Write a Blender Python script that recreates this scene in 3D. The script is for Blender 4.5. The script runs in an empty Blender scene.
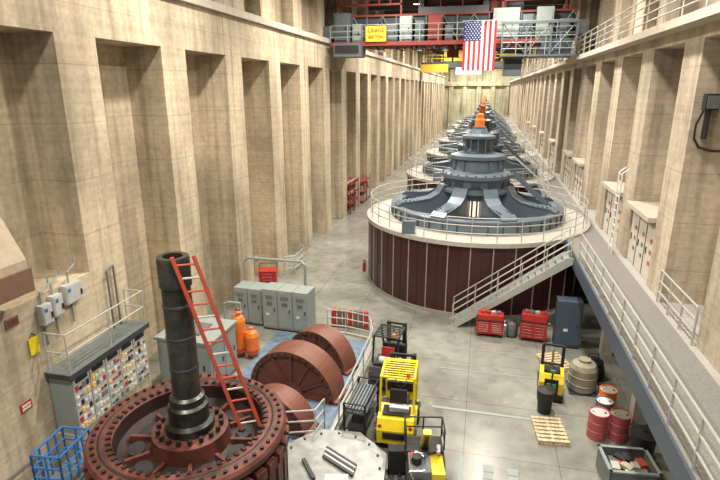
import bpy, bmesh, math, random
from mathutils import Vector, Matrix
random.seed(4)
PI=math.pi
# ---------------------------------------------------------------- materials
def mat(name,col,rough=0.6,metal=0.0,var=0.12,scale=6.0,bump=0.0,kind=None):
    m=bpy.data.materials.new(name); m.use_nodes=True
    nt=m.node_tree; n=nt.nodes; l=nt.links
    b=n['Principled BSDF']; b.inputs['Roughness'].default_value=rough; b.inputs['Metallic'].default_value=metal
    geo=n.new('ShaderNodeNewGeometry'); 
    nz=n.new('ShaderNodeTexNoise'); nz.inputs['Scale'].default_value=scale; nz.inputs['Detail'].default_value=5
    l.new(geo.outputs['Position'],nz.inputs['Vector'])
    r=n.new('ShaderNodeValToRGB'); r.color_ramp.elements[0].position=0.3; r.color_ramp.elements[1].position=0.7
    r.color_ramp.elements[0].color=tuple(max(0,c*(1-var)) for c in col)+(1,)
    r.color_ramp.elements[1].color=tuple(min(1,c*(1+var)) for c in col)+(1,)
    l.new(nz.outputs['Fac'],r.inputs['Fac'])
    out=r.outputs['Color']
    def mul(a,bb,f=1.0):
        mx=n.new('ShaderNodeMixRGB'); mx.blend_type='MULTIPLY'; mx.inputs['Fac'].default_value=f
        l.new(a,mx.inputs['Color1']); l.new(bb,mx.inputs['Color2']); return mx.outputs['Color']
    def stretched(sx,sy,sz,scale,lo,hi,p0,p1,detail=4,tint=(1,1,.97)):
        mp=n.new('ShaderNodeMapping'); mp.inputs['Scale'].default_value=(sx,sy,sz)
        l.new(geo.outputs['Position'],mp.inputs['Vector'])
        t=n.new('ShaderNodeTexNoise'); t.inputs['Scale'].default_value=scale; t.inputs['Detail'].default_value=detail
        l.new(mp.outputs['Vector'],t.inputs['Vector'])
        rr=n.new('ShaderNodeValToRGB'); rr.color_ramp.elements[0].position=p0; rr.color_ramp.elements[1].position=p1
        rr.color_ramp.elements[0].color=(lo*tint[0],lo*tint[1],lo*tint[2],1); rr.color_ramp.elements[1].color=(hi,hi,hi,1)
        l.new(t.outputs['Fac'],rr.inputs['Fac']); return rr.outputs['Color'],t.outputs['Fac']
    if kind=='concrete':
        a,_=stretched(0.12,0.12,9.0,1.0,0.91,1.02,0.4,0.6,2); out=mul(out,a,0.8)
        a,_=stretched(2.6,2.6,0.10,1.3,0.58,1.03,0.32,0.52,6,(1,.96,.91)); out=mul(out,a,0.7)
        a,_=stretched(.9,.9,.35,0.6,0.68,1.08,0.35,0.6,6,(.98,.97,.97)); out=mul(out,a)
        a,_=stretched(1,1,1,7,0.86,1.03,0.3,0.6,6); out=mul(out,a)
        sx=n.new('ShaderNodeSeparateXYZ'); l.new(geo.outputs['Position'],sx.inputs[0])
        md=n.new('ShaderNodeMath'); md.operation='MODULO'; md.inputs[1].default_value=1.52; l.new(sx.outputs['Z'],md.inputs[0])
        ls=n.new('ShaderNodeMath'); ls.operation='GREATER_THAN'; ls.inputs[1].default_value=0.03; l.new(md.outputs[0],ls.inputs[0])
        cr=n.new('ShaderNodeValToRGB'); cr.color_ramp.elements[0].color=(0.72,0.70,0.66,1); cr.color_ramp.elements[1].color=(1,1,1,1)
        l.new(ls.outputs[0],cr.inputs['Fac']); out=mul(out,cr.outputs['Color'],0.7)
    if kind=='floor':
        a,_=stretched(1,1,1,0.35,0.72,1.1,0.35,0.65); out=mul(out,a)
        a,_=stretched(1,1,1,1.7,0.80,1.03,0.3,0.5); out=mul(out,a)
        a,f=stretched(1,1,1,40,0.8,1.15,0.35,0.65,2); out=mul(out,a,0.7)
        sx=n.new('ShaderNodeSeparateXYZ'); l.new(geo.outputs['Position'],sx.inputs[0])
        for ax in ('X','Y'):
            md=n.new('ShaderNodeMath'); md.operation='PINGPONG'; md.inputs[1].default_value=1.3; l.new(sx.outputs[ax],md.inputs[0])
            ls=n.new('ShaderNodeMath'); ls.operation='GREATER_THAN'; ls.inputs[1].default_value=0.014; l.new(md.outputs[0],ls.inputs[0])
            cr=n.new('ShaderNodeValToRGB'); cr.color_ramp.elements[0].color=(0.55,0.55,0.53,1); cr.color_ramp.elements[1].color=(1,1,1,1)
            l.new(ls.outputs[0],cr.inputs['Fac']); out=mul(out,cr.outputs['Color'],0.85)
        rr=n.new('ShaderNodeMapRange'); rr.inputs['To Min'].default_value=rough*0.6; rr.inputs['To Max'].default_value=rough*1.5
        l.new(nz.outputs['Fac'],rr.inputs['Value']); l.new(rr.outputs[0],b.inputs['Roughness'])
    if kind=='grime':
        a,_=stretched(1,1,0.3,2.5,0.5,1.1,0.35,0.6); out=mul(out,a)
    if kind=='wood':
        a,_=stretched(12,1,12,1.5,0.65,1.1,0.35,0.65); out=mul(out,a)
    l.new(out,b.inputs['Base Color'])
    if bump>0:
        bp=n.new('ShaderNodeBump'); bp.inputs['Strength'].default_value=bump; bp.inputs['Distance'].default_value=0.05
        l.new(nz.outputs['Fac'],bp.inputs['Height']); l.new(bp.outputs['Normal'],b.inputs['Normal'])
    return m
def emis(name,col,st):
    m=bpy.data.materials.new(name); m.use_nodes=True
    b=m.node_tree.nodes['Principled BSDF']; b.inputs['Base Color'].default_value=col+(1,)
    b.inputs['Emission Color'].default_value=col+(1,); b.inputs['Emission Strength'].default_value=st
    return m
CONC=mat('concrete_tan',(0.54,0.455,0.335),0.85,var=0.09,scale=3,bump=0.2,kind='concrete')
CONCR=mat('concrete_right',(0.53,0.45,0.355),0.85,var=0.09,scale=3,bump=0.2,kind='concrete')
CONCE=mat('concrete_end',(0.42,0.40,0.28),0.85,var=0.1,scale=2,kind='concrete')
LEDGE=mat('concrete_ledge',(0.46,0.41,0.34),0.8,var=0.1,scale=3)
FLOOR=mat('terrazzo_floor',(0.265,0.268,0.24),0.22,var=0.10,scale=2,kind='floor')
WALK=mat('walkway_aggregate',(0.20,0.195,0.18),0.6,var=0.3,scale=45)
WALKL=mat('walkway_light',(0.36,0.35,0.33),0.6,var=0.1,scale=8)
CEIL=mat('ceiling_paint',(0.09,0.075,0.065),0.8)
STEELD=mat('dark_steel',(0.045,0.053,0.064),0.5,0.2)
STEELM=mat('mid_steel',(0.13,0.155,0.17),0.5,0.2)
REDST=mat('red_oxide_steel',(0.24,0.04,0.03),0.5,0.1)
RAIL=mat('rail_paint',(0.46,0.46,0.43),0.4,0.2,var=0.05)
MAROON=mat('maroon_panel',(0.052,0.014,0.015),0.35,var=0.15,scale=1)
STRIP=mat('trim_strip',(0.36,0.33,0.31),0.4,0.2)
DECK=mat('deck_paint',(0.42,0.40,0.36),0.5,var=0.10,scale=5)
GENG=mat('generator_grey',(0.125,0.16,0.20),0.33,0.12,var=0.10,scale=2)
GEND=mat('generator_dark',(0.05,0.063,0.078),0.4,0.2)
ORANGE=mat('orange_paint',(0.80,0.20,0.03),0.4)
ROTOR=mat('rotor_redbrown',(0.14,0.042,0.031),0.5,0.15,var=0.25,scale=5,kind='grime')
ROTD=mat('rotor_dark',(0.03,0.015,0.013),0.5,0.1)
SHAFT=mat('shaft_steel',(0.07,0.072,0.065),0.35,0.6,var=0.4,scale=4,kind='grime')
BROWN=mat('casting_brown',(0.17,0.062,0.042),0.5,0.1,var=0.15,scale=3)
BLUEF=mat('blue_floor_paint',(0.13,0.19,0.26),0.45,var=0.3,scale=4)
BLUE=mat('blue_paint',(0.03,0.15,0.42),0.4)
GREYC=mat('cabinet_grey',(0.27,0.31,0.30),0.45,var=0.05)
GREYD=mat('cabinet_dark',(0.12,0.14,0.14),0.45)
GREYL=mat('light_grey_paint',(0.46,0.47,0.45),0.45,var=0.05)
CREAM=mat('switchgear_paint',(0.58,0.54,0.46),0.5,var=0.06)
WHITE=mat('white_paint',(0.68,0.67,0.64),0.45,var=0.04)
BLACK=mat('black_rubber',(0.015,0.015,0.016),0.6)
YEL=mat('yellow_paint',(0.80,0.62,0.02),0.35,var=0.06)
RED=mat('red_paint',(0.42,0.025,0.018),0.35,var=0.08)
REDL=mat('ladder_red',(0.46,0.075,0.045),0.45)
CHROME=mat('bright_metal',(0.6,0.6,0.6),0.25,0.9)
WOOD=mat('pallet_wood',(0.62,0.50,0.32),0.8,kind='wood')
CARD=mat('tan_board',(0.40,0.33,0.24),0.8)
CARDB=mat('brown_board',(0.16,0.09,0.06),0.8)
PINK=mat('drum_red',(0.42,0.09,0.10),0.4)
GREEN=mat('green_paint',(0.10,0.22,0.10),0.4)
BEIGE=mat('beige_plastic',(0.27,0.26,0.19),0.5)
NAVY=mat('slate_blue',(0.06,0.085,0.12),0.45)
PLATE=mat('steel_plate',(0.30,0.31,0.30),0.4,0.3,var=0.25,scale=3)
NAVYF=mat('flag_blue',(0.02,0.03,0.15),0.8); FRED=mat('flag_red',(0.50,0.03,0.04),0.8); FWH=mat('flag_white',(0.75,0.75,0.75),0.8)
SIGNY=mat('sign_yellow',(0.85,0.48,0.03),0.5)
CRY=mat('crane_yellow',(0.50,0.34,0.03),0.5)
LAMP=emis('lamp_glow',(1.0,0.9,0.72),6)
WARM=emis('warm_lit_opening_glow',(1.0,0.82,0.6),1.2)  # glow put into a hub panel to stand for the warm-lit opening
# ---------------------------------------------------------------- builder
class B:
    def __init__(s,name): s.name=name; s.bm=bmesh.new(); s.m=[]
    def mi(s,m):
        if m not in s.m: s.m.append(m)
        return s.m.index(m)
    def face(s,vs,m,smooth=False):
        try:
            f=s.bm.faces.new(vs); f.material_index=s.mi(m); f.smooth=smooth; return f
        except ValueError: return None
    def poly(s,pts,m): return s.face([s.bm.verts.new(p) for p in pts],m)
    def box(s,c,sz,m,rz=0,rx=0,ry=0,taper=1.0):
        M=Matrix.Translation(c)@Matrix.Rotation(rz,4,'Z')@Matrix.Rotation(ry,4,'Y')@Matrix.Rotation(rx,4,'X')
        h=[v/2 for v in sz]; v=[]
        for z in (-1,1):
            k=taper if z>0 else 1
            for x,y in ((-1,-1),(1,-1),(1,1),(-1,1)):
                v.append(s.bm.verts.new(M@Vector((x*h[0]*k,y*h[1]*k,z*h[2]))))
        for q in ((3,2,1,0),(4,5,6,7),(0,1,5,4),(1,2,6,5),(2,3,7,6),(3,0,4,7)): s.face([v[i] for i in q],m)
    def bx(s,x0,x1,y0,y1,z0,z1,m): s.box(((x0+x1)/2,(y0+y1)/2,(z0+z1)/2),(abs(x1-x0),abs(y1-y0),abs(z1-z0)),m)
    def cyl(s,p0,p1,r0,m,r1=None,seg=10,caps=True,cm=None):
        if r1 is None: r1=r0
        p0=Vector(p0); p1=Vector(p1); d=(p1-p0).normalized()
        a=Vector((0,0,1)) if abs(d.z)<0.9 else Vector((1,0,0))
        u=d.cross(a).normalized(); w=d.cross(u)
        A=[];C=[]
        for i in range(seg):
            t=2*PI*i/seg; o=u*math.cos(t)+w*math.sin(t)
            A.append(s.bm.verts.new(p0+o*r0)); C.append(s.bm.verts.new(p1+o*r1))
        for i in range(seg):
            j=(i+1)%seg; s.face([A[i],A[j],C[j],C[i]][::-1],m,seg>6)
        if caps:
            cm=cm or m
            s.face([s.bm.verts.new(v.co) for v in A],cm); s.face([s.bm.verts.new(v.co) for v in C][::-1],cm)
    def tube(s,pts,r,m,seg=6,closed=False):
        pts=[Vector(p) for p in pts]
        n=len(pts)
        for i in range(n if closed else n-1):
            s.cyl(pts[i],pts[(i+1)%n],r,m,seg=seg)
    def lathe(s,prof,m,c=(0,0,0),seg=64,a0=0,a1=2*PI,mats=None):
        full=abs(a1-a0-2*PI)<1e-6; n=seg if full else seg+1
        for k in range(len(prof)-1):
            (ra,za),(rb,zb)=prof[k],prof[k+1]; mm=mats[k] if mats else m
            R=[[],[]]
            for i in range(n):
                t=a0+(a1-a0)*i/seg
                for q,(r,z) in enumerate(((ra,za),(rb,zb))):
                    R[q].append(s.bm.verts.new((c[0]+r*math.cos(t),c[1]+r*math.sin(t),c[2]+z)))
            for i in range(seg):
                j=(i+1)%n
                s.face([R[0][i],R[0][j],R[1][j],R[1][i]],mm,True)
    def prism(s,pts,off,m):
        off=Vector(off); A=[s.bm.verts.new(p) for p in pts]; C=[s.bm.verts.new(Vector(p)+off) for p in pts]
        n=len(pts); s.face(A[::-1],m); s.face(C,m)
        for i in range(n):
            j=(i+1)%n; s.face([A[i],A[j],C[j],C[i]],m)
    def rail(s,pts,m=None,h=1.07,mid=(0.55,),r=0.025,step=1.5,closed=False,toe=False):
        m=m or RAIL; pts=[Vector(p) for p in pts]; n=len(pts)
        for i in range(n if closed else n-1):
            a=pts[i]; b=pts[(i+1)%n]
            for q in (h,)+tuple(mid): s.cyl(a+Vector((0,0,q)),b+Vector((0,0,q)),r,m,seg=6)
            if toe:
                s.cyl(a+Vector((0,0,.08)),b+Vector((0,0,.08)),r*1.3,m,seg=4)
            k=max(1,round((b-a).length/step))
            for j in range(k): 
                p=a.lerp(b,j/k); s.cyl(p,p+Vector((0,0,h)),r,m,seg=6)
        if not closed: s.cyl(pts[-1],pts[-1]+Vector((0,0,h)),r,m,seg=6)
    def done(s,loc=(0,0,0),rz=0,bevel=0,fixn=False,sc=1):
        if fixn: bmesh.ops.recalc_face_normals(s.bm,faces=s.bm.faces)
        me=bpy.data.meshes.new(s.name); s.bm.to_mesh(me); s.bm.free()
        for m in s.m: me.materials.append(m)
        o=bpy.data.objects.new(s.name,me); bpy.context.collection.objects.link(o)
        o.location=loc; o.rotation_euler=(0,0,rz); o.scale=(sc,sc,sc)
        if bevel:
            b=o.modifiers.new('bevel','BEVEL'); b.width=bevel; b.segments=2; b.limit_method='ANGLE'; b.angle_limit=math.radians(50)
            b.use_clamp_overlap=True
        return o
def inst(o,loc,rz=0):
    q=bpy.data.objects.new(o.name.split('.')[0],o.data); bpy.context.collection.objects.link(q)
    q.location=loc; q.rotation_euler=(0,0,rz); return q
# ---------------------------------------------------------------- room
XL=-10.7; XR=5.8; YE=142.0; ZC=18.0; P=4.6
b=B('floor'); b.bx(-12.6,8.2,-3,YE+.5,-0.3,0,FLOOR); b.done()
b=B('wall_left')
b.bx(-12.5,-12.1,-3,YE,0,11.4,CONC)
b.bx(-12.5,XL,-3,YE,11.4,13.0,CONC)
b.bx(-12.5,XL+.18,-3,YE,13.0,13.3,LEDGE)
b.bx(-12.5,-11.7,-3,YE,13.3,ZC,CONC)
ys=[11.86+P*i for i in range(-3,29)]
for q in ys:
    b.bx(-12.1,XL,q,q+1.5,0,11.4,CONC)
    b.bx(-11.7,-11.0,q,q+1.5,13.3,ZC,CONC)
b.bx(-12.1,XL,8.76,11.86,0,5.0,CONC)
b.bx(XL,-10.0,9.8,13.0,0,1.15,CONC)
b.done()
b=B('wall_right')
b.bx(7.4,7.8,-3,YE,0,11.4,CONCR)
b.bx(XR,7.8,-3,YE,11.4,11.75,CONCR)
b.bx(6.9,7.8,-3,YE,11.75,ZC,CONCR)
for i in range(-3,28):
    q=17.2+P*i
    b.bx(XR,7.4,q,q+1.5,0,11.4,CONCR)
    b.bx(6.4,6.9,q,q+1.5,11.75,ZC,CONCR)
b.done()
b=B('wall_end'); b.bx(-12.5,7.8,YE,YE+.4,0,ZC,CONCE)
for x in (-9,-5.5,-2,1.5,5): b.bx(x-.5,x+.5,YE-.5,YE,0,ZC,CONCE)
b.bx(-12,7.4,YE-.7,YE,11,12,CONCE); b.done()
b=B('ceiling'); b.bx(-12.5,7.8,-3,YE,ZC,ZC+.3,CEIL)
for i in range(0,24): b.bx(-12.3,7.6,4+6*i,4.35+6*i,ZC-.8,ZC,CEIL)
b.done()
b=B('upper_gallery'); b.bx(5.2,6.4,-3,YE-1,11.75,12.0,LEDGE); b.rail([(5.3,-2,12.0),(5.3,YE-2,12.0)],h=1.1,mid=(.28,.55,.83),step=1.8,r=.026); b.done()
GX=-.25; GY=[28.2+15.0*i for i in range(7)]
b=B('walkway')
b.bx(5.6,XR,-3,YE-1,3.2,3.5,WALKL)
for i in range(-1,28):
    b.bx(XR,7.4,14.1-P+P*i,17.2-P+P*i,3.2,3.5,WALKL)
def arc(gy,up):
    t0=math.acos((3.9-GX)/5.84); t1=math.acos((5.6-GX)/5.86)
    r=[]
    for k in range(9):
        t=t0+(t1-t0)*k/8; r.append((GX+5.86*math.cos(t),gy+(1 if up else -1)*5.86*math.sin(t),3.2))
    r[0]=(3.9,r[0][1],3.2); r[-1]=(5.6,r[-1][1],3.2); return r
segs=[]
for i in range(8):
    lo=[(3.9,-3,3.2),(5.6,-3,3.2)] if i==0 else arc(GY[i-1],True)
    hi=[(5.6,YE-1,3.2),(3.9,YE-1,3.2)] if i==7 else arc(GY[i],False)[::-1]
    b.prism(lo+hi,(0,0,.3),WALK)
    segs.append((lo[0][1],hi[-1][1]))
    b.bx(3.84,3.9,lo[0][1],hi[-1][1],3.05,3.6,NAVY)
for i in range(28):
    yy=6.2+P*i
    if all(abs(yy-gy)>4 for gy in GY): b.bx(5.0,5.4,yy,yy+.4,0,3.2,LEDGE)
b.done()
b=B('walkway_railing')
b.rail([(4.0,-2,3.5),(4.0,21.2,3.5)],mid=(.37,.72),step=1.4,r=.026)
for a,c in segs[1:7]: b.rail([(4.0,a+.3,3.5),(4.0,c-.3,3.5)],mid=(.37,.72),step=1.4)
b.done()
b=B('recess_railing'); b.rail([(5.7,14.15,3.5),(5.7,17.15,3.5)],mid=(.37,.72),step=1.0,r=.03); b.done()
# ---------------------------------------------------------------- generators
def generator():
    b=B('hydroelectric_generator'); R=5.7; H=3.55
    b.lathe([(R,0),(R,H-.18)],MAROON,seg=96)
    b.lathe([(R+.05,0),(R+.05,.12),(R,.12)],STRIP,seg=96)
    b.lathe([(R,H-.2),(R+.12,H-.2),(R+.12,H),(4.35,H)],DECK,seg=96)
    n=36
    for i in range(n):
        t=2*PI*i/n; b.box(((R+.01)*math.cos(t),(R+.01)*math.sin(t),H/2-.05),(.05,.045,H-.3),STRIP,rz=t)
        t+=PI/n; b.box(((R)*math.cos(t),(R)*math.sin(t),H/2-.05),(.03,.03,H-.3),ROTD,rz=t)
    pts=[(5.6*math.cos(2*PI*i/32),5.6*math.sin(2*PI*i/32),H) for i in range(32)]
    b.rail(pts,closed=True,mid=(.37,.72),step=1.3,r=.024)
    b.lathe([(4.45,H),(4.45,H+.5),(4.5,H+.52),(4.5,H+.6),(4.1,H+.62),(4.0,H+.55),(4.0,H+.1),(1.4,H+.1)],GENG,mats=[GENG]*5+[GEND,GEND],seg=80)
    for i in range(40):
        t=2*PI*i/40; b.box((4.47*math.cos(t),4.47*math.sin(t),H+.26),(.06,.06,.48),GEND,rz=t)
    for i in range(8):
        t=2*PI*(i+.5)/8; c,s_=math.cos(t),math.sin(t)
        def P3(r,z,o): return (r*c-o*s_, r*s_+o*c, z)
        top=[(4.35,H+.62),(4.1,H+.78),(3.3,H+.84),(2.6,H+.95),(2.15,H+1.2),(1.9,H+1.6),(1.4,H+1.65)]
        for w0,w1 in ((-.32,-.24),(.24,.32)):
            b.prism([P3(r,z,w0) for r,z in [(1.4,H+.1),(4.35,H+.1)]+top],(-(w1-w0)*s_,(w1-w0)*c,0),GENG)
        for k in range(len(top)-1):
            (ra,za),(rb,zb)=top[k],top[k+1]
            b.prism([P3(ra,za,-.38),P3(rb,zb,-.38),P3(rb,zb+.06,-.38),P3(ra,za+.06,-.38)],(-.76*s_,.76*c,0),GENG)
        for k in range(4):
            b.cyl(P3(3.9-.22*k,H+.85,.28),P3(3.9-.22*k,H+.93,.28),.04,GEND,seg=6); b.cyl(P3(3.9-.22*k,H+.85,-.28),P3(3.9-.22*k,H+.93,-.28),.04,GEND,seg=6)
    b.lathe([(1.45,H),(1.45,H+1.35)],GEND)
    for i in range(8):
        t=2*PI*(i)/8; b.box((1.46*math.cos(t),1.46*math.sin(t),H+.65),(.06,.6 if i!=6 else .45,.95),GEND if i!=6 else WARM,rz=t)
        b.lathe([(1.6,H+1.0),(1.7,H+1.35)],GENG,seg=6,a0=t-.3,a1=t+.3)
    for o in (-.12,.12): b.cyl((o,-1.55,H+.15),(o,-1.55,H+1.1),.05,GEND,seg=8)
    b.lathe([(1.5,H+1.3),(1.9,H+1.35),(1.9,H+1.5),(1.6,H+1.6),(1.72,H+2.0),(1.85,H+2.08),(1.85,H+2.26),(1.5,H+2.34),(1.3,H+2.45),(1.22,H+2.95),(1.4,H+3.03),(1.4,H+3.2),(1.0,H+3.3),(.78,H+3.35),(.6,H+3.6),(.6,H+4.0),(.85,H+4.05),(.85,H+4.18),(.5,H+4.28),(.40,H+4.5),(.0,H+4.55)],GENG,
        mats=[GENG]*7+[GENG]*5+[GEND,GEND,GEND,GENG,GENG,GENG,GENG,GENG])
    for i in range(12):
        t=2*PI*i/12; b.box((1.66*math.cos(t),1.66*math.sin(t),H+1.8),(.12,.45,.24),GEND,rz=t)
        b.box((1.32*math.cos(t),1.32*math.sin(t),H+2.7),(.1,.1,.5),GENG,rz=t)
        b.cyl((.75*math.cos(t),.75*math.sin(t),H+3.3),(.75*math.cos(t),.75*math.sin(t),H+4.1),.035,GENG,seg=6)
    for i in range(24):
        t=2*PI*i/24; b.cyl((1.78*math.cos(t),1.78*math.sin(t),H+2.26),(1.78*math.cos(t),1.78*math.sin(t),H+2.33),.05,GEND,seg=6)
    b.lathe([(.25,H+4.55),(.25,H+4.95),(.2,H+5.05),(.2,H+5.25),(.001,H+5.3)],ORANGE,seg=20)
    b.cyl((0,0,H+4.5),(0,0,H+4.62),.34,GENG,seg=20)
    for o in (-.32,.32):
        b.box((3.1,-.6+o,H+1.25),(3.4,.06,.2),GENG,ry=math.atan2(2.3,2.6))
        b.tube([(4.5,-.6+o,H+.05),(4.5,-.6+o,H+.95),(1.8,-.6+o,H+3.2)],.025,RAIL)
    for i in range(10):
        k=i/9; b.box((4.3-2.5*k,-.6,H+.1+2.2*k),(.24,.62,.03),GENG)
    b.bx(-3.2,-2.6,-4.95,-4.65,H,H+.6,GENG)
    return b.done((GX,GY[0],0))
g=generator()
for yy in GY[1:]: inst(g,(GX,yy,0))
b=B('steel_staircase')
n=18; x0=-.75; x1=3.72
for s_ in (21.3,22.15):
    b.prism([(x0-.25,s_-.03,0),(x0+.1,s_-.03,0),(x1+.1,s_-.03,3.25),(x1+.1,s_-.03,3.5),(x1-.15,s_-.03,3.5)],(0,.06,0),RAIL)
    for h in (.35,.68,1.0):
        b.cyl((x0-.1,s_,h+.05),(x1,s_,3.5+h),.025,RAIL,seg=6)
    for k in range(6):
        xx=x0-.1+(x1-x0+.1)*k/5; zz=.05+3.45*k/5; b.cyl((xx,s_,zz),(xx,s_,zz+1.0),.025,RAIL,seg=6)
for i in range(n):
    k=(i+.5)/n; b.box((x0+(x1-x0)*k,21.72,3.5*k),(.27,.84,.03),GREYC)
b.done()
# ---------------------------------------------------------------- overhead crane
def crane():
    b=B('overhead_bridge_crane')
    for yy in (37.2,41.5):
        b.bx(-10.5,5.1,yy-.25,yy+.25,13.35,14.7,STEELD)
        b.bx(-10.5,5.1,yy-.5,yy+.5,13.0,13.14,REDST); b.bx(-10.5,5.1,yy-.4,yy+.4,14.7,14.82,REDST)
        b.bx(-10.5,5.1,yy-.1,yy+.1,13.1,13.35,REDST)
        for i in range(16): b.bx(-10.2+i,-10.12+i,yy-.38,yy+.38,13.14,14.7,STEELM)
        for i in range(8):
            b.cyl((-10.1+2*i,yy-.45,13.2),(-9.1+2*i,yy-.45,14.7),.045,STEELM,seg=5); b.cyl((-9.1+2*i,yy-.45,14.7),(-8.1+2*i,yy-.45,13.2),.045,STEELM,seg=5)
    b.bx(-11.0,-10.3,36,42.7,13.32,14.1,STEELM); b.bx(5.15,5.75,36,42.7,13.25,14.1,STEELM); 
    for yy in (36.4,42.2): b.cyl((-10.9,yy,13.6),(-10.2,yy,13.6),.3,STEELM,seg=16)
    b.bx(-10.4,5.1,35.6,36.8,12.92,13.0,STEELD); b.rail([(-10.4,35.65,13.0),(5.1,35.65,13.0)],m=GREYC,mid=(.35,.7),step=1.2,r=.03)
    b.bx(-10.4,5.1,35.5,35.62,12.78,13.02,REDST)
    for i in range(12): b.bx(-10.0+1.3*i,-9.9+1.3*i,35.6,37,12.6,12.92,STEELD)
    for x,w,h,m in ((-9.7,1.1,1.9,STEELM),(-8.7,.6,1.2,GREYC),(-6.3,.7,1.1,STEELM),(-5.4,.8,1.6,GREYC),(-4.5,.6,1.3,STEELM),(-3.5,.9,1.6,REDST),(-2.6,.5,1.0,STEELM),(.9,1.6,1.9,GREYC),(2.2,.6,1.5,STEELM),(3.2,1.0,1.9,GREYC),(4.4,.6,1.2,STEELM)):
        b.box((x,36.35,13.0+h/2),(w,.55,h),m); b.box((x,36.05,13.0+h/2),(w*.8,.04,h*.8),m); b.box((x+w*.25,36.0,13.0+h*.5),(.05,.05,.2),BLACK)
    b.bx(-4.8,-.2,37.5,41.2,14.85,15.3,STEELM); b.cyl((-4.4,39.3,15.95),(-.6,39.3,15.95),.6,REDST,seg=20)
    for k in range(18): b.cyl((-4.2+.2*k,39.3,15.95),(-4.1+.2*k,39.3,15.95),.63,STEELD,seg=20)
    b.bx(-4.8,-4.5,38,40.6,15.3,16.6,STEELM); b.bx(-.6,-.2,38,40.6,15.3,16.6,STEELM)
    b.bx(-.1,1.0,38,39.5,14.9,16.2,REDST); b.cyl((1.0,38.7,15.4),(2.0,38.7,15.4),.4,STEELM,seg=16)
    b.rail([(-4.8,37.5,15.3),(1,37.5,15.3)],m=REDST,mid=(.5,),r=.04)
    for k in range(9):
        a=-10+.75*k if k<5 else .8+.85*(k-5)
        b.cyl((a,37,16.9),(a+.38,37,15.5),.045,REDST,seg=5); b.cyl((a+.38,37,15.5),(a+.75,37,16.9),.045,REDST,seg=5)
    for xa,xb in ((-10.2,-5.8),(.6,4.5)):
        b.bx(xa,xb,36.9,37.1,16.9,17.05,REDST); b.bx(xa,xb,36.9,37.1,15.4,15.52,REDST); b.bx(xa,xa+.12,36.9,37.1,14.7,17,REDST); b.bx(xb-.12,xb,36.9,37.1,14.7,17,REDST)
    b.bx(.6,5.0,34.6,36.9,11.95,12.05,STEELM); b.rail([(.7,34.7,12.05),(4.9,34.7,12.05)],m=GREYC,mid=(.35,.7),step=.8,r=.03)
    for x in (.7,2.1,3.5,4.9):
        b.bx(x-.05,x+.05,34.65,34.75,11.9,13.9,STEELM); b.bx(x-.05,x+.05,36.7,36.8,11.9,13.9,STEELD)
    b.bx(.6,5.0,34.6,34.75,13.8,13.95,STEELM)
    for k in range(3): b.tube([(.7+1.4*k,34.7,12.1),(2.1+1.4*k,34.7,13.85)],.035,STEELM,seg=5); b.tube([(2.1+1.4*k,34.7,12.1),(.7+1.4*k,34.7,13.85)],.03,STEELM,seg=5)
    b.bx(.9,2.0,35.2,36.4,10.85,11.95,STEELM); b.bx(.95,1.95,35.15,35.22,11.25,11.8,BLACK)
    b.bx(3.0,4.8,35.4,36.4,12.05,13.0,NAVY)
    b.bx(-10.0,-8.2,35.0,36.6,12.1,12.9,STEELM); b.bx(-9.9,-8.3,34.97,35.0,12.3,12.8,BLACK)
    for x in (-7,-4.5,-2.8): b.cyl((x,36.2,12.75),(x,36.2,12.45),.12,GREYL,r1=.25,seg=14)
    for k in range(6): b.tube([(-6.2+.9*k,37,12.98),(-5.9+.9*k,37,12.6),(-5.6+.9*k,37,12.55),(-5.3+.9*k,37,12.98)],.03,BLACK,seg=5)
    for x in (-2.7,-2.3): b.cyl((x,39.3,12.9),(x,39.3,15.6),.03,STEELD,seg=5)
    b.bx(-2.9,-2.1,39.0,39.6,12.2,12.9,REDST); b.cyl((-2.5,39.3,12.2),(-2.5,39.3,11.9),.06,STEELD)
    b.tube([(-1.6,34.5,14.0),(-1.6,35.6,14.05)],.025,STEELD); b.tube([(.2,34.5,14.0),(.2,35.6,14.05)],.025,STEELD)
    b.done()
crane()
b=B('overhead_bridge_crane')
for yy in (88,92):
    b.bx(-10.5,5.1,yy-.3,yy+.3,13.3,14.2,STEELD)
b.bx(-10.5,-6.2,87.4,88,12.7,13.9,CRY); b.bx(2.2,5.0,87.4,88,12.8,13.6,CRY); b.bx(-5,-1,87.4,88,12.3,13.4,GREYL)
b.bx(-7,-3,88.2,91.8,14.3,16,CRY); b.rail([(-10.3,87.5,14.2),(5.0,87.5,14.2)],m=CRY,r=.05); b.done()
b=B('american_flag')
W=1.95; Hh=2.85; ripple=lambda x,z: .07*math.sin(x*5+z*.7)
def fq(x0,x1,z0,z1,m,off=0):
    nn=max(1,int((z1-z0)/.3))
    for k in range(nn):
        a=z0+(z1-z0)*k/nn; c=z0+(z1-z0)*(k+1)/nn
        b.face([b.bm.verts.new((x,ripple(x,z)-off,z)) for x,z in ((x0,a),(x1,a),(x1,c),(x0,c))],m,True)
for i in range(13):
    fq(i*W/13,(i+1)*W/13,0,Hh,FRED if i%2==0 else FWH)
n7=7*W/13
for i in range(7): fq(i*n7/7,(i+1)*n7/7,Hh*.6,Hh,NAVYF,.015)
for r in range(9):
    for c in range(6 if r%2==0 else 5):
        x=.1+c*.18+(0 if r%2==0 else .09); z=Hh*.6+.08+r*.12
        if x>n7-.05: continue
        pts=[]
        for k in range(10):
            rr=.05 if k%2==0 else .022; a=PI/2+k*PI/5
            pts.append((x+rr*math.cos(a),ripple(x,z)-.03,z+rr*math.sin(a)))
        b.poly(pts,FWH)
b.cyl((-.1,0,Hh),(W+.1,0,Hh),.03,RAIL)
b.done((-1.6,34.5,11.15))
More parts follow.
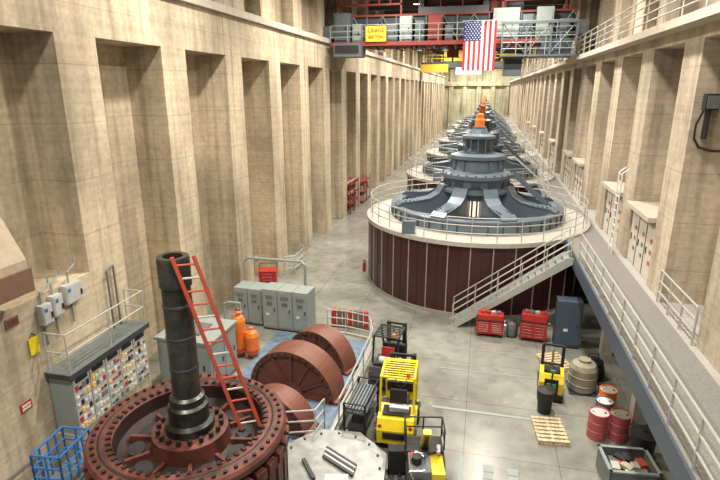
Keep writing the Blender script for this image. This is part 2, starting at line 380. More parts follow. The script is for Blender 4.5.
def text(body,size,m,parent,loc,rot,name='lettering'):
    cu=bpy.data.curves.new(name,'FONT'); cu.body=body; cu.size=size; cu.align_x='CENTER'; cu.align_y='CENTER'; cu.extrude=.01
    o=bpy.data.objects.new(name,cu); bpy.context.collection.objects.link(o); cu.materials.append(m)
    o.location=loc; o.rotation_euler=rot
    if parent: o.parent=parent
    return o
b=B('crane_capacity_sign'); b.box((0,0,0),(1.35,.06,.95),SIGNY); b.box((0,.04,0),(1.45,.03,1.05),BLACK); s=b.done((-7.25,35.45,13.5))
text('CRANE',.34,BLACK,s,(0,-.045,.2),(PI/2,0,0)); text('300 TON',.26,BLACK,s,(0,-.045,-.2),(PI/2,0,0))
# ---------------------------------------------------------------- rotor
RX,RY=-5.82,8.65
b=B('turbine_rotor')
b.lathe([(1.7,.0),(1.7,.5),(1.88,.5),(1.88,2.85),(2.04,2.85),(2.07,3.0),(2.02,3.06),(1.6,3.06),(1.55,3.0),(1.5,2.7),(1.35,2.55),(.85,2.6),(.8,2.95),(.5,2.98),(.3,2.98)],ROTOR,seg=96,
   mats=[ROTD,ROTD,ROTD,ROTOR,ROTOR,ROTOR,ROTOR,ROTOR,ROTD,ROTD,ROTD,ROTOR,ROTOR,ROTOR])
for i in range(36):
    t=2*PI*i/36
    b.box((1.95*math.cos(t),1.95*math.sin(t),1.75),(.22,.23,2.0),ROTOR,rz=t)
    b.box((2.07*math.cos(t),2.07*math.sin(t),2.62),(.08,.27,.22),ROTOR,rz=t)
for i in range(54):
    t=2*PI*i/54
    b.cyl((1.92*math.cos(t),1.92*math.sin(t),3.06),(1.92*math.cos(t),1.92*math.sin(t),3.11),.042,ROTD,seg=8)
    b.box((1.62*math.cos(t),1.62*math.sin(t),3.07),(.1,.07,.05),ROTD,rz=t)
b.lathe([(1.75,3.062),(1.79,3.075),(1.83,3.062)],ROTD,seg=96)
for i in range(10):
    t=2*PI*(i+.3)/10
    b.box((1.12*math.cos(t),1.12*math.sin(t),2.62),(.5,.08,.16),ROTOR,rz=t)
    t+=PI/10
    pts=[]
    for k in range(16):
        a=2*PI*k/16; lx=.17*math.cos(a); ly=.24*math.sin(a)
        pts.append(((1.12+lx)*math.cos(t)-ly*math.sin(t),(1.12+lx)*math.sin(t)+ly*math.cos(t),2.64))
    b.poly(pts,BLACK)  # flat black ovals painted as the dark inside of the web holes
for i in range(18):
    t=2*PI*i/18; b.cyl((.66*math.cos(t),.66*math.sin(t),2.97),(.66*math.cos(t),.66*math.sin(t),3.08),.05,ROTD,seg=6)
b.lathe([(.52,2.98),(.52,3.15),(.42,3.2),(.42,3.55),(.36,3.6),(.36,3.75),(.29,3.8),(.29,6.25),(.32,6.25),(.32,6.8),(.3,6.86),(.2,6.86),(.2,6.7),(0,6.7)],SHAFT,seg=40,
   mats=[SHAFT]*11+[ROTD,ROTD])
for z in (4.4,5.1,5.8): b.lathe([(.29,z),(.3,z+.02),(.3,z+.06),(.29,z+.08)],STEELD,seg=40)
b.done((RX,RY,0))
b=B('extension_ladder')
p0=Vector((-4.42,8.72,3.09)); p1=Vector((-5.44,8.40,6.95))
side=Vector((.17,.10,0))
for s_ in (-1,1): b.cyl(p0+side*s_,p1+side*s_,.05,REDL,seg=4)
for i in range(14):
    k=(i+.6)/14.2; m_=p0.lerp(p1,k); b.cyl(m_-side,m_+side,.022,REDL if i%3 else GREYL,seg=6)
for s_ in (-1,1): b.box(p0+side*s_+Vector((0,0,.01)),(.12,.1,.05),BLACK)
b.done()
# ---------------------------------------------------------------- blue pit floor and castings
b=B('blue_platform'); b.bx(-8.1,-3.97,11.2,19.0,0,.06,BLUEF); b.bx(-8.1,-3.97,11.05,11.2,0,.1,GREYL);b.bx(-3.97,-3.87,11.05,19.1,0,.1,GREYL); b.done()
def half(name,R,ri,w,loc,rz,m=BROWN):
    b=B(name); N=28
    def arc(r,y,k): t=PI*k/N; return (r*math.cos(t),y,r*math.sin(t))
    def halfring(ro,r_i,y0,y1,mm):
        for k in range(N):
            q=[arc(ro,y0,k),arc(ro,y0,k+1),arc(r_i,y0,k+1),arc(r_i,y0,k)]
            b.poly(q[::-1],mm); b.poly([(p[0],y1,p[2]) for p in q],mm)
            for rr in (ro,r_i):
                b.poly([arc(rr,y0,k),arc(rr,y1,k),arc(rr,y1,k+1),arc(rr,y0,k+1)],mm)
        for sx in (1,-1): b.poly([(sx*ro,y0,0),(sx*r_i,y0,0),(sx*r_i,y1,0),(sx*ro,y1,0)],mm)
    halfring(R,R*.9,-w/2,w/2,m); halfring(R*.91,ri,-w*.36,w*.36,m); halfring(ri*1.5,ri,-w*.5,w*.5,m)
    for k in range(1,6):
        t=PI*k/6; c,s2=math.cos(t),math.sin(t); rm=(R*.9+ri*1.5)/2; ln=R*.9-ri*1.5
        b.box((rm*c,-w*.38,rm*s2),(ln,w*.12,.06),m,ry=-t)
    for k in range(18):
        t=PI*(k+.5)/18; b.cyl((R*.95*math.cos(t),-w/2,R*.95*math.sin(t)),(R*.95*math.cos(t),-w/2-.05,R*.95*math.sin(t)),.035,ROTD,seg=6)
    b.bx(-R-.12,-ri,-w/2,w/2,0,.1,m); b.bx(ri,R+.12,-w/2,w/2,0,.1,m)
    return b.done(loc,rz,fixn=True)
half('bearing_housing_half',1.6,.3,.95,(-5.75,15.0,.06),-.15)
half('bearing_housing_half',1.15,.22,.75,(-5.7,13.0,.06),-.15)
half('bearing_housing_half',1.35,.3,.8,(-5.5,17.0,.06),-.35)
b=B('pit_guard_railing')
b.rail([(-3.75,13.2,0),(-3.72,14.8,0),(-3.72,18.0,0),(-4.1,19.25,0),(-5.2,19.5,0),(-6.0,19.5,0)],mid=(.37,.72),r=.026,step=1.3,toe=True); b.done()
b=B('pit_guard_railing')
b.rail([(-6.9,12.1,.06),(-5.4,12.0,.06),(-4.25,12.4,.06),(-4.15,13.0,.06)],mid=(.37,.72),r=.026,step=1.3); b.done()
b=B('gas_cylinder_rack')
for k in range(7): b.cyl((k*.24,0,.05),(k*.24,0,.8),.1,CARDB if k%3 else RED,seg=12); 
b.bx(-.15,1.6,-.14,.14,0,.05,STEELD); b.tube([(-.15,.14,.05),(-.15,.14,.6),(1.6,.14,.6),(1.6,.14,.05)],.02,STEELD); b.done((-5.9,20.2,0))
# ---------------------------------------------------------------- cabinets left
def cabinet(name,n,w,d,h,loc,rz,m,vents=True):
    b=B(name)
    for i in range(n):
        x=i*w-n*w/2+w/2
        b.box((x,0,h/2+.04),(w-.02,d,h-.08),m); b.box((x,-d/2-.012,h/2+.05),(w-.1,.02,h-.25),m)
        b.box((x,0,.04),(w-.06,d-.06,.08),BLACK)
        b.box((x+w*.32,-d/2-.04,h*.52),(.03,.05,.16),BLACK)
        if vents:
            for k in range(4): b.box((x,-d/2-.028,h*.86-k*.045),(w*.5,.012,.018),GREYD)
            b.box((x,-d/2-.03,h*.68),(w*.35,.02,.14),GREYD)
        if i%2==0: b.box((x-.1,-d/2-.03,h*.4),(.16,.01,.12),WHITE)
    return b.done(loc,rz,bevel=.012)
cabinet('control_cabinet',3,.7,.9,1.85,(-7.75,19.6,0),-.05,GREYC)
cabinet('control_cabinet',2,.66,.9,1.7,(-9.6,19.9,0),-.05,GREYC)
b=B('large_equipment_cabinet')
b.bx(-1.0,1.0,-.9,.9,.1,1.85,GREYC); b.bx(-1.06,1.06,-.97,.97,1.85,1.95,GREYC); b.bx(-.95,.95,-.85,.85,0,.1,BLACK)
for k in range(2): b.bx(-.92+.93*k,-.02+.93*k,-.94,-.9,.25,1.7,GREYC); b.bx(-.2+.93*k,-.14+.93*k,-.97,-.94,.9,1.1,BLACK)
for k in range(2): b.bx(1.0,1.03,-.8+.82*k,-.05+.82*k,.25,1.7,GREYC); b.bx(1.03,1.05,-.2+.82*k,-.14+.82*k,.9,1.1,BLACK)
b.bx(-.7,.4,-.5,.4,1.95,2.0,GREYD); b.done((-9.4,14.95,0),-.02,bevel=.015)
b=B('orange_pressure_tank')
for x,h,mm in ((0,1.85,ORANGE),(.52,1.25,ORANGE)):
    b.lathe([(0,.15),(.2,.15),(.26,.25),(.26,h-.35),(.2,h-.2),(.08,h-.1),(.08,h),(0,h)],mm,c=(x,0,0),seg=24)
    b.lathe([(.27,.3),(.29,.3),(.29,.38),(.27,.38)],REDL,c=(x,0,0),seg=24); b.cyl((x,0,0),(x,0,.16),.2,REDST,seg=16)
b.cyl((-.32,0,.8),(.0,0,.8),.08,ORANGE); b.cyl((-.36,0,.8),(-.3,0,.8),.14,ORANGE,seg=14); b.cyl((0,0,1.0),(.52,0,1.0),.05,ORANGE)
b.lathe([(.1,1.8),(.18,1.85),(.1,1.9)],REDL,seg=16); b.done((-8.75,16.8,0))
b=B('cooling_water_pipe')
b.tube([(-10.3,20.8,0),(-10.3,20.8,2.5),(-10.1,20.8,2.65),(-7.6,20.8,2.65),(-7.4,20.8,2.5),(-7.4,20.8,0)],.06,GREYC,seg=10)
b.tube([(-9.9,17.9,0),(-9.9,17.9,1.6),(-9.7,17.9,1.7),(-9.2,17.9,1.7),(-9.2,17.9,0)],.05,GREYC,seg=10); b.cyl((-9.75,20.8,2.65),(-9.65,20.8,2.65),.12,GREYC); b.done()
b=B('red_tool_cart')
b.bx(-.45,.45,-.3,.3,.15,.9,RED); b.bx(-.5,.5,-.34,.34,.9,.95,RED)
for x in (-.35,.35):
    for y in (-.22,.22): b.cyl((x-.03,y,.08),(x+.03,y,.08),.08,BLACK,seg=12)
for k in range(4): b.bx(-.4,.4,-.32,-.3,.2+.17*k,.34+.17*k,RED); b.bx(-.25,.25,-.345,-.32,.29+.17*k,.31+.17*k,CHROME)
b.tube([(-.45,.3,.95),(-.45,.3,1.2),(.45,.3,1.2),(.45,.3,.95)],.02,BLACK); b.done((-10.6,24.0,0),.3,bevel=.01)
b=B('red_pump'); b.cyl((-.4,0,.4),(.3,0,.4),.22,RED,seg=18); b.bx(-.5,.5,-.25,.25,0,.15,REDST); b.cyl((.3,0,.4),(.5,0,.4),.1,STEELD); b.bx(-.2,.1,-.1,.1,.15,.4,RED); b.cyl((0,0,.6),(0,0,.85),.07,RED); b.done((-10.1,21.9,0),.4)
b=B('stair_hand_railing'); b.rail([(-10.4,28.6,0),(-9.9,27.8,0),(-9.9,26.2,0),(-10.4,25.9,0)],r=.025,mid=(.37,.72)); b.done()
b=B('electrical_control_board')
X0=-10.65; X1=-9.98; Y0=9.85; Y1=12.95; ZB=1.15; Z1=2.85
b.bx(X0,X1,Y0,Y1,ZB,Z1,GREYC); b.bx(X0,X1+.12,Y0-.1,Y1+.1,Z1,Z1+.14,STEELD); b.bx(X0,X1+.12,Y0-.1,Y1+.1,Z1+.14,Z1+.16,GREYD)
for i in range(5):
    ya=Y0+.04+i*.61; b.bx(X1,X1+.03,ya,ya+.57,ZB+.05,Z1-.08,GREYL if i!=3 else CREAM)
    for r_ in range(6):
        for c_ in range(4):
            zz=ZB+.12+r_*.23; yy=ya+.04+c_*.13; mm=random.choice([RED,SIGNY,GREYD,CREAM,BLACK,CREAM,GREYD,GREYL,WHITE])
            b.bx(X1+.03,X1+.05,yy,yy+.09,zz,zz+random.choice([.07,.14]),mm)
    b.bx(X1+.03,X1+.06,ya+.08,ya+.48,Z1-.2,Z1-.1,BLACK)
b.rail([(X0+.1,Y0,Z1+.16),(X1+.05,Y0,Z1+.16),(X1+.05,Y1,Z1+.16),(X0+.1,Y1,Z1+.16)],mid=(.55,),r=.022,m=RAIL)
b.tube([(X0+.05,12.4,Z1+.16),(X0+.05,12.4,Z1+2.0),(X0+.05,12.7,Z1+2.1),(X0+.05,12.7,Z1+.16)],.03,GREYD)
b.done()
b=B('electrical_disconnect_box')
def dbox(y,z,h,w):
    b.bx(-.24,0,y,y+w,z,z+h,GREYL); b.bx(-.0,.02,y+.04,y+w-.04,z+.04,z+h-.04,GREYL); b.bx(.02,.06,y+w-.1,y+w-.05,z+.2,z+.4,BLACK)
    b.bx(.02,.03,y+.08,y+.2,z+h-.25,z+h-.12,BLUE)
    b.tube([(-.2,y+w/2,z+h),(-.2,y+w/2,z+h+.4),(-.2,y+w/2+.4,z+h+.6),(-.2,y+w/2+.4,z+h+.9)],.03,GREYC)
    b.tube([(-.2,y+w/2,z),(-.2,y+w/2,z-.8)],.03,GREYC)
dbox(0,.0,.7,.42); dbox(.5,.1,.75,.42); dbox(1.1,.3,.7,.75)
b.done((-10.51,9.9,4.25),sc=.75)
b=B('yellow_caution_tag'); b.bx(0,.03,0,.28,0,.45,YEL); b.tube([(.015,.04,.45),(.015,.14,.57),(.015,.24,.45)],.01,BLACK); b.done((-10.69,9.5,3.6))
b=B('wall_mounted_crate')
b.prism([(0,0,2.0),(.62,0,.75),(.62,0,.55),(0,0,.55)],(0,1.6,0),CARD); b.bx(0,.7,-.02,1.62,0,.55,CARDB); b.done((-10.7,7.72,5.5))
b=B('wall_sign_plate'); b.bx(0,.03,0,.36,0,.24,CARDB); b.bx(.03,.035,.04,.32,.04,.2,ROTOR); b.done((-10.7,9.0,4.55))
b=B('danger_sign'); b.bx(0,.02,0,.33,0,.24,RED); b.bx(.02,.025,.04,.29,.13,.19,WHITE); b.bx(.02,.025,.04,.29,.04,.1,WHITE); b.done((-10.7,8.95,2.3))
b=B('wall_handrail'); b.tube([(-10.6,7.4,1.0),(-10.6,9.1,1.0),(-10.6,9.1,0)],.03,GREYD); b.tube([(-10.6,7.4,1.0),(-10.6,7.4,0)],.03,GREYD); b.done()
b=B('scissor_lift')
for yy in (-.6,.6):
    b.rail([(-.4,yy,1.2),(.4,yy,1.2)],m=BLUE,r=.03,step=.4,mid=(.4,.7))
for xx in (-.4,.4): b.rail([(xx,-.6,1.2),(xx,.6,1.2)],m=BLUE,r=.03,step=.3,mid=(.4,.7))
b.bx(-.45,.45,-.65,.65,1.1,1.2,GREYD); b.bx(-.42,.42,-.65,.65,.15,.45,BLUE)
for s_ in (-.35,.35):
    for k in range(2):
        z0=.45+k*.33; b.tube([(s_,-.5,z0),(s_,.5,z0+.33)],.035,BLUE,seg=5); b.tube([(s_,.5,z0),(s_,-.5,z0+.33)],.035,BLUE,seg=5)
for x in (-.4,.4):
    for y in (-.45,.45): b.cyl((x-.06,y,.16),(x+.06,y,.16),.16,BLACK,seg=16)
b.done((-9.3,8.6,0),.1,sc=.88)
# ---------------------------------------------------------------- forklift
def forklift(name,loc,rz,body,guard,seat,sc=1):
    b=B(name)
    b.prism([(-.52,-1.15,.3),(-.52,-1.2,.75),(-.52,-1.05,1.05),(-.52,-.35,1.12),(-.52,-.35,.3)],(1.04,0,0),body)
    b.bx(-.54,.54,-.35,.75,.28,.62,body); b.bx(-.5,.5,-.35,.1,.62,1.0,BLACK)
    b.bx(-.3,.3,-.3,.2,1.0,1.1,seat); b.box((0,-.32,1.3),(.5,.12,.5),seat,rx=-.15)
    b.bx(-.5,.5,.62,.8,.6,1.25,body); b.bx(-.44,.44,.5,.62,1.0,1.3,BLACK)
    b.bx(-.35,.35,-1.22,-1.16,.5,.7,BLACK); b.bx(-.4,.4,-.95,-.5,1.11,1.15,BLACK)
    b.cyl((-.2,-.75,1.22),(.35,-.75,1.22),.15,CHROME if body is YEL else GREYL,seg=16)
    b.cyl((0,.55,1.2),(0,.38,1.4),.02,BLACK); 
    c=Vector((0,.36,1.42)); N=14
    pts=[c+Vector((.17*math.cos(2*PI*k/N),.12*math.sin(2*PI*k/N),.12*math.sin(2*PI*k/N))) for k in range(N)]
    b.tube(pts,.018,BLACK,seg=5,closed=True)
    for x in (-.48,.48):
        b.tube([(x,-.75,1.05),(x,-.6,2.12),(x,.35,2.15),(x,.72,1.2)],.04,guard,seg=6)
        b.cyl((x*.9,-1.18,.9),(x*.9,-1.22,.9),.05,RED,seg=10)
    b.tube([(-.5,-.62,2.13),(.5,-.62,2.13)],.04,guard); b.tube([(-.5,.35,2.16),(.5,.35,2.16)],.04,guard)
    for k in range(7): 
        y=-.5+.13*k; b.box((0,y,2.15),(.98,.045,.03),guard)
    b.cyl((0.3,-.6,2.16),(.3,-.6,2.3),.06,ORANGE,seg=10)
    for x in (-.5,.5):
        b.cyl((x-.1,.5,.32),(x+.1,.5,.32),.32,BLACK,seg=22); b.cyl((x-.11,.5,.32),(x+.11,.5,.32),.15,body,seg=14)
        b.cyl((x-.09,-.75,.26),(x+.09,-.75,.26),.26,BLACK,seg=22); b.cyl((x-.1,-.75,.26),(x+.1,-.75,.26),.12,body,seg=14)
    for x in (-.36,.36): b.bx(x-.05,x+.05,.9,1.05,.0,2.05,BLACK); b.bx(x*.75-.03,x*.75+.03,.95,1.03,.1,2.0,STEELD)
    for z in (.5,1.2,1.97): b.bx(-.4,.4,.93,1.0,z,z+.08,BLACK)
    b.cyl((-.12,.97,.1),(-.12,.97,1.9),.035,CHROME); b.cyl((.12,.97,.1),(.12,.97,1.9),.035,CHROME)
    b.bx(-.45,.45,1.05,1.1,.15,.5,BLACK)
    for x in (-.25,.25): b.bx(x-.05,x+.05,1.1,1.9,.02,.06,BLACK); b.bx(x-.05,x+.05,1.1,1.14,.02,.6,BLACK)
    return b.done(loc,rz,bevel=.015,sc=sc)
forklift('forklift',(-1.98,13.65,0),.05,YEL,YEL,BLACK)
forklift('forklift',(-2.75,16.4,0),-.1,STEELD,BLACK,RED,sc=.9)
def stacker(name,loc,rz):
    b=B(name)
    b.prism([(-.38,-.35,.12),(-.38,-.4,.7),(-.38,-.25,.95),(-.38,.25,1.0),(-.38,.25,.12)],(.76,0,0),YEL)
    b.bx(-.4,.4,-.42,.28,.08,.3,BLACK); b.bx(-.25,.25,-.2,.15,.96,1.08,BLACK); b.bx(-.22,.22,-.42,-.38,.35,.85,BLACK)
    for x in (-.32,.32): b.bx(x-.05,x+.05,.28,.4,.08,1.75,BLACK); b.bx(x-.08,x+.08,.4,1.3,.05,.13,BLACK); b.cyl((x-.05,1.2,.08),(x+.05,1.2,.08),.08,BLACK,seg=12)
    for x in (-.34,.34): b.cyl((x-.04,-.2,.12),(x+.04,-.2,.12),.12,BLACK,seg=14)
    for z in (.4,1.0,1.7): b.bx(-.35,.35,.3,.38,z,z+.07,BLACK)
    b.cyl((0,.34,.2),(0,.34,1.6),.04,CHROME); b.bx(-.3,.3,.4,.44,.2,.6,BLACK)
    b.tube([(0,-.4,.6),(0,-.6,1.25)],.03,BLACK); b.tube([(-.18,-.6,1.25),(.18,-.6,1.25)],.03,BLACK); b.bx(-.08,.08,-.64,-.56,1.18,1.3,GREEN)
    b.bx(-.15,.15,-.43,-.36,.5,.7,GREEN)
    return b.done(loc,rz,bevel=.012)
stacker('walkie_stacker',(2.72,16.6,0),-.1)
b=B('aerial_work_lift')
b.bx(-.5,.5,-.7,.8,.2,.55,BLACK); b.bx(-.45,.1,-.65,.1,.55,.95,GREYD); b.bx(.1,.45,-.6,.2,.55,.85,YEL)
for x in (-.5,.5):
    for y in (-.45,.55): b.cyl((x-.08,y,.25),(x+.08,y,.25),.25,BLACK,seg=18); b.cyl((x-.09,y,.25),(x+.09,y,.25),.1,CHROME,seg=12)
b.prism([(-.1,.55,.55),(.12,.55,.55),(.12,-.2,1.7),(-.1,-.2,1.7)],(0,.14,.06),YEL); b.box((.01,.12,1.2),(.1,.9,.1),BLACK,rx=-.99)
b.rail([(-.5,.2,.95),(-.5,.75,.95),(.5,.75,.95),(.5,.2,.95)],m=BLACK,h=.6,mid=(.3,),r=.025,step=.5)
b.bx(-.5,.5,.15,.8,.85,.93,BLACK); b.cyl((-.25,-.3,.95),(-.25,-.3,1.15),.13,BLACK,seg=14); b.tube([(-.3,-.65,.6),(-.45,-.8,1.1),(-.1,-.85,1.15)],.03,CHROME)
for k,(x,mm) in enumerate(((-.35,RED),(-.15,CHROME),(.2,BLACK),(.35,GREYL))): b.box((x,-.15+.1*k,1.0),(.1,.3,.08),mm,rz=k)
for x in (-.85,-.65): b.bx(x-.05,x+.05,-.9,.5,.08,.14,BLACK)
b.bx(-.95,-.5,.3,.6,.1,.8,BLACK)
b.done((-.95,11.45,0),.2,bevel=.012)
b=B('steel_material_cart')
for z in (.3,.85): b.bx(-.35,.35,-.8,.8,z,z+.05,STEELD)
for x in (-.32,.32):
    for y in (-.75,.75): b.bx(x-.03,x+.03,y-.03,y+.03,.1,1.15,BLACK); b.cyl((x-.03,y,.09),(x+.03,y,.09),.09,BLACK,seg=12)
b.tube([(-.32,-.75,1.15),(.32,-.75,1.15),(.32,.75,1.15),(-.32,.75,1.15)],.02,BLACK,closed=True)
for k in range(6): b.bx(-.3+.1*k,-.24+.1*k,-.7,.7,.9,.98,STEELM)
b.done((-3.15,13.65,0),-.06)
b=B('octagonal_cover_plate')
N=8; pts=[(1.5*math.cos(PI/8+2*PI*k/N),1.5*math.sin(PI/8+2*PI*k/N),0) for k in range(N)]
b.prism(pts,(0,0,.35),PLATE); pts2=[(p[0]*1.04,p[1]*1.04,.3) for p in pts]; b.prism(pts2,(0,0,.07),PLATE)
for k in range(16):
    t=2*PI*k/16; b.cyl((1.3*math.cos(t),1.3*math.sin(t),.37),(1.3*math.cos(t),1.3*math.sin(t),.41),.035,STEELD,seg=6)
b.done((-3.4,11.1,.1),.1)
b=B('steel_bar_stock')
for k in range(5): b.box((0,.09*k,.04),(1.1,.06,.06),GREYL if k%2 else STEELD,rz=-.5)
b.box((-.7,-.3,.04),(.8,.1,.08),STEELD,rz=-.9); b.box((.1,-.45,.03),(.6,.25,.06),GREYL,rz=.2); b.done((-3.2,11.05,.48))
b=B('floor_hatch_strips')
for x in (.55,1.2):
    b.bx(x,x+.28,10.2,12.6,0,.012,GREYC)
    for k in range(8): b.bx(x,x+.28,10.35+.28*k,10.38+.28*k,.012,.016,GREYD)
b.bx(-1.1,2.2,15.0,15.12,0,.012,GREYC); b.bx(-1.2,2.3,17.6,17.65,0,.012,GREYC); b.bx(-.6,2.6,19.3,19.34,0,.012,GREYC)
b.bx(-.1,.02,10.0,12.8,0,.012,GREYC); b.done()
# ---------------------------------------------------------------- right side goods
def pallet(loc,rz):
    b=B('wooden_pallet')
    for z in (.012,.13):
        for k in range(7 if z>.1 else 3):
            n_=7 if z>.1 else 3; y=-.55+1.1*k/(n_-1); b.box((0,y,z),(.9,.11,.025),WOOD)
    for x in (-.4,0,.4): b.box((x,0,.075),(.08,1.2,.09),WOOD)
    b.done(loc,rz)
pallet((2.5,14.5,0),.1); pallet((3.15,18.9,0),.4)
def drum(name,loc,r,h,m,top):
    b=B(name)
    b.lathe([(0,0),(r,0),(r,h*.31),(r+.015,h*.33),(r,h*.35),(r,h*.64),(r+.015,h*.66),(r,h*.68),(r,h-.02),(r+.012,h),(r-.015,h),(r-.02,h-.03)],m,seg=32)
    b.lathe([(r-.02,h-.03),(0,h-.03)],top,seg=32); b.cyl((r*.6,0,h-.03),(r*.6,0,h),.035,GREYD,seg=10); b.cyl((-r*.6,0,h-.03),(-r*.6,0,h-.005),.02,GREYD,seg=8)
    b.done(loc)
drum('steel_drum',(3.85,14.65,0),.28,.85,PINK,GREYL); drum('steel_drum',(4.45,14.7,0),.28,.85,PINK,BEIGE)
drum('steel_drum',(4.15,15.4,0),.25,.8,GREYD,WHITE); drum('steel_drum',(4.4,16.1,0),.26,.8,ORANGE,GREYL)
b=B('black_trash_bin'); b.lathe([(0,0),(.26,0),(.34,.75),(.37,.75),(.37,.8),(.0,.86)],BLACK,seg=24); b.cyl((-.05,0,.86),(.05,0,.86),.05,BLACK); b.done((4.9,13.95,0))
b=B('black_trash_bin'); b.lathe([(0,0),(.2,0),(.26,.75),(.28,.75),(.28,.8),(0,.85)],BLACK,seg=20); b.done((2.45,15.6,0))
b=B('plastic_storage_tote')
b.lathe([(0,.03),(.42,.03),(.46,.1),(.46,.85),(.38,1.0),(.2,1.08),(.2,1.16),(0,1.16)],BEIGE,seg=32)
for z in (.3,.6): b.lathe([(.46,z-.02),(.48,z),(.46,z+.02)],BEIGE,seg=32)
b.bx(-.46,.46,-.46,.46,0,.03,STEELD); b.done((3.85,17.3,0))
b=B('black_tool_bag'); b.lathe([(0,0),(.4,.02),(.45,.2),(.35,.62),(.1,.75),(0,.75)],BLACK,seg=20); b.tube([(-.2,0,.6),(-.15,0,.9),(.15,0,.9),(.2,0,.6)],.02,BLACK); b.done((4.35,18.3,0))
b=B('open_parts_crate')
for a in ((-.6,.6,-.5,-.45),(-.6,.6,.45,.5),(-.6,-.55,-.5,.5),(.55,.6,-.5,.5)): b.bx(*a,.1,.75,GREYD)
b.bx(-.55,.55,-.45,.45,.08,.5,CARDB)
for a in ((-.63,.63,-.53,-.45),(-.63,.63,.45,.53),(-.63,-.55,-.53,.53),(.55,.63,-.53,.53)): b.bx(*a,.72,.77,GREYC)
for x in (-.5,.5): b.bx(x-.06,x+.06,-.5,.5,0,.1,WOOD)
for k in range(12): b.box((random.uniform(-.35,.35),random.uniform(-.25,.25),.53+.012*k),(.3,.2,.1),random.choice([REDL,GREYL,WHITE,CARD,BEIGE,GREYD,STEELD,BLACK]),rz=random.uniform(0,3))
b.done((4.2,12.7,0),.1)
def chest(loc,rz,w=1.1,h=1.1):
    b=B('rolling_tool_chest'); b.bx(-w/2,w/2,-.28,.28,.15,h*.75,RED); b.bx(-w/2+.03,w/2-.03,-.25,.25,h*.75,h,RED); b.bx(-w/2-.02,w/2+.02,-.3,.3,h*.72,h*.75,BLACK)
    for k in range(5):
        z=.2+k*(h*.72-.22)/5; b.bx(-w/2+.04,-.02,-.3,-.28,z,z+.1,RED); b.bx(.02,w/2-.04,-.3,-.28,z,z+.1,RED); b.bx(-w/2+.1,-.08,-.315,-.3,z+.07,z+.09,CHROME); b.bx(.08,w/2-.1,-.315,-.3,z+.07,z+.09,CHROME)
    for x in (-w/2+.1,w/2-.1):
        for y in (-.2,.2): b.cyl((x-.03,y,.08),(x+.03,y,.08),.08,BLACK,seg=12)
    for k in range(4): b.box((-w*.3+k*w*.2,0,h+.05),(.15,.2,.1),random.choice([BLACK,GREYL,GREYD,RED]),rz=k)
    b.tube([(w/2,-.2,h*.6),(w/2+.1,-.2,h*.6),(w/2+.1,.2,h*.6),(w/2,.2,h*.6)],.015,CHROME); b.done(loc,rz,bevel=.008)
chest((.75,20.85,0),0,1.1,1.0); chest((2.5,20.8,0),-.1,1.05,1.2)
b=B('shop_vacuum'); b.lathe([(0,.08),(.2,.08),(.22,.4),(.18,.6),(0,.7)],GREYD,seg=20); b.tube([(.0,0,.65),(.15,0,.8),(.22,0,.5),(.22,0,.05)],.03,BLACK); b.cyl((-.15,-.1,0),(-.15,-.1,.1),.04,BLACK); b.cyl((.15,-.1,0),(.15,-.1,.1),.04,BLACK); b.cyl((0,.15,0),(0,.15,.1),.04,BLACK); b.done((1.65,20.9,0))
cabinet('storage_cabinet',1,.95,.6,2.0,(3.75,20.6,0),0,NAVY,False)
b=B('fire_extinguisher'); b.lathe([(0,0),(.1,0),(.1,.5),(.04,.6),(.04,.66),(0,.66)],RED,seg=16); b.tube([(.04,0,.62),(.15,0,.55),(.14,0,.2)],.012,BLACK); b.bx(-.08,.08,-.02,.02,.64,.68,BLACK); b.done((-6.2,27.5,0))
def gear(y0,y1,k):
    b=B('switchgear_cabinet'); n=3; w=(y1-y0)/n
    b.bx(0,1.3,0,y1-y0,0,2.1,CREAM); b.bx(-.35,1.35,0,y1-y0,2.2,2.36,LEDGE); b.bx(-.05,1.3,0,y1-y0,2.1,2.2,GREYD)
    for i in range(n):
        b.bx(-.03,0,i*w+.05,(i+1)*w-.05,.1,2.0,CREAM); b.bx(-.06,-.03,i*w+w*.75,i*w+w*.8,.9,1.15,BLACK); b.bx(-.035,-.0,i*w+.02,i*w+.05,.05,2.05,GREYD)
        for j in range(3): 
            zz=.6+.4*j; b.bx(-.045,-.03,i*w+.2,i*w+.40,zz,zz+.14,random.choice([RED,REDL,GREYD,GREYC]))
    b.done((5.9,y0,3.5))
for i,k in enumerate((0,1,3,4,6,8,10,12)):
    a=18.78+P*k; gear(a,a+2.95,k)
b=B('access_ladder'); 
for y in (0,.5): b.tube([(0,y,0),(0,y,3.3),(.25,y,3.5)],.03,WHITE)
for k in range(11): b.tube([(0,0,.25+.3*k),(0,.5,.25+.3*k)],.02,WHITE)
b.done((5.45,22.4,3.5))
b=B('wall_floodlight')
b.bx(-.03,.03,-.3,0,-.5,.5,BLACK); b.bx(-.18,.18,-.4,-.15,.3,.75,BLACK); b.bx(-.15,.15,-.43,-.4,.35,.7,GREYD)
for k in range(5): b.bx(-.17,.17,-.15,-.07,.33+.08*k,.36+.08*k,BLACK)
b.tube([(-.15,-.25,.3),(-.25,-.15,-.1),(-.22,-.08,-.5),(-.05,-.05,-.75),(.3,-.05,-.85),(.6,-.05,-.85)],.03,BLACK); b.done((6.15,17.2,9.15))
b=B('red_pipe_rack')
for k in range(3): b.bx(-.05,.05,k*1.4,k*1.4+.08,0,2.7,REDST); b.bx(.7,.78,k*1.4,k*1.4+.08,0,2.7,REDST)
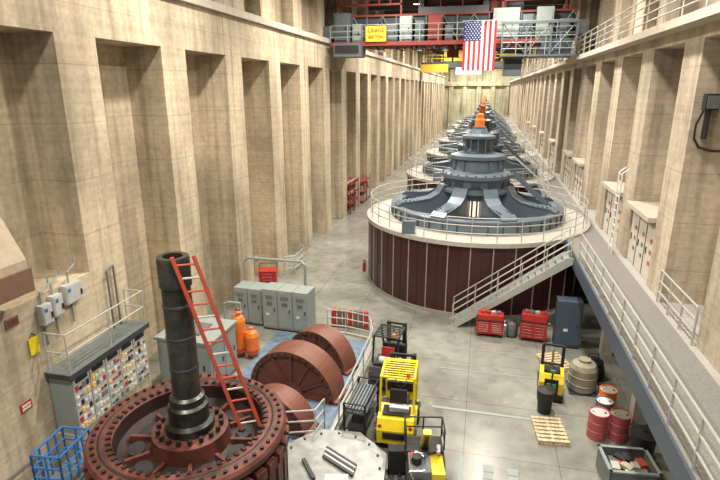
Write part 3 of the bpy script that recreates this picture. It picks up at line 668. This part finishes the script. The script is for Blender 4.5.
for z in (.8,1.6,2.4):
    b.bx(-.05,.78,0,2.88,z,z+.06,REDST)
    for j in range(4): b.cyl((.1+.17*j,0,z+.14),(.1+.17*j,2.88,z+.14),.07,random.choice([REDST,REDST,CARD,GREYC]),seg=8)
b.done((-11.2,41.05,0))
b=B('red_parts_shelf')
for k in range(3): b.bx(0,.7,0,3,.1+k*.9,.16+k*.9,REDST)
for y in (0,1.5,2.95): b.bx(0,.05,y,y+.05,0,2.3,REDST); b.bx(.65,.7,y,y+.05,0,2.3,REDST)
for k in range(8): b.bx(.1,.6,.1+(k%4)*.7,.6+(k%4)*.7,.16+(k//4)*.9,.6+(k//4)*.9,random.choice([REDST,GREYC,CARD]))
b.done((-11.1,45.62,0))
# ---------------------------------------------------------------- lights
for yy in (3,15.5,28,33.5,48,60,72,84,97,110,123,136):
    for x in (-6.2,1.4):
        b=B('high_bay_lamp'); b.lathe([(.12,.5),(.12,.3),(.45,0)],GREYD,seg=20); b.lathe([(.4,.04),(0,.04)],LAMP,seg=20); b.cyl((0,0,.5),(0,0,1.0),.03,GREYD); b.done((x,yy,17.0))
        ld=bpy.data.lights.new('lamp','AREA'); ld.shape='DISK'; ld.size=1.0
        ld.energy={3:1250,33.5:650}.get(yy,1500 if yy<90 else 2100); ld.color=(1.0,.925,.81); ld.spread=math.radians(160)
        lo=bpy.data.objects.new('high_bay_light',ld); bpy.context.collection.objects.link(lo); lo.location=(x,yy,16.95)
w=bpy.data.worlds.new('World'); bpy.context.scene.world=w; w.use_nodes=True
w.node_tree.nodes['Background'].inputs[0].default_value=(.9,.95,1.0,1); w.node_tree.nodes['Background'].inputs[1].default_value=0.2
# ---------------------------------------------------------------- camera
cam=bpy.data.cameras.new('camera'); co=bpy.data.objects.new('camera',cam); bpy.context.collection.objects.link(co)
cam.sensor_width=36; cam.lens=26.0; cam.clip_end=500
co.location=(0,0,10); co.rotation_euler=(math.radians(90-16.1),0,math.radians(13.2))
bpy.context.scene.camera=co
bpy.context.scene.view_settings.view_transform='Standard'
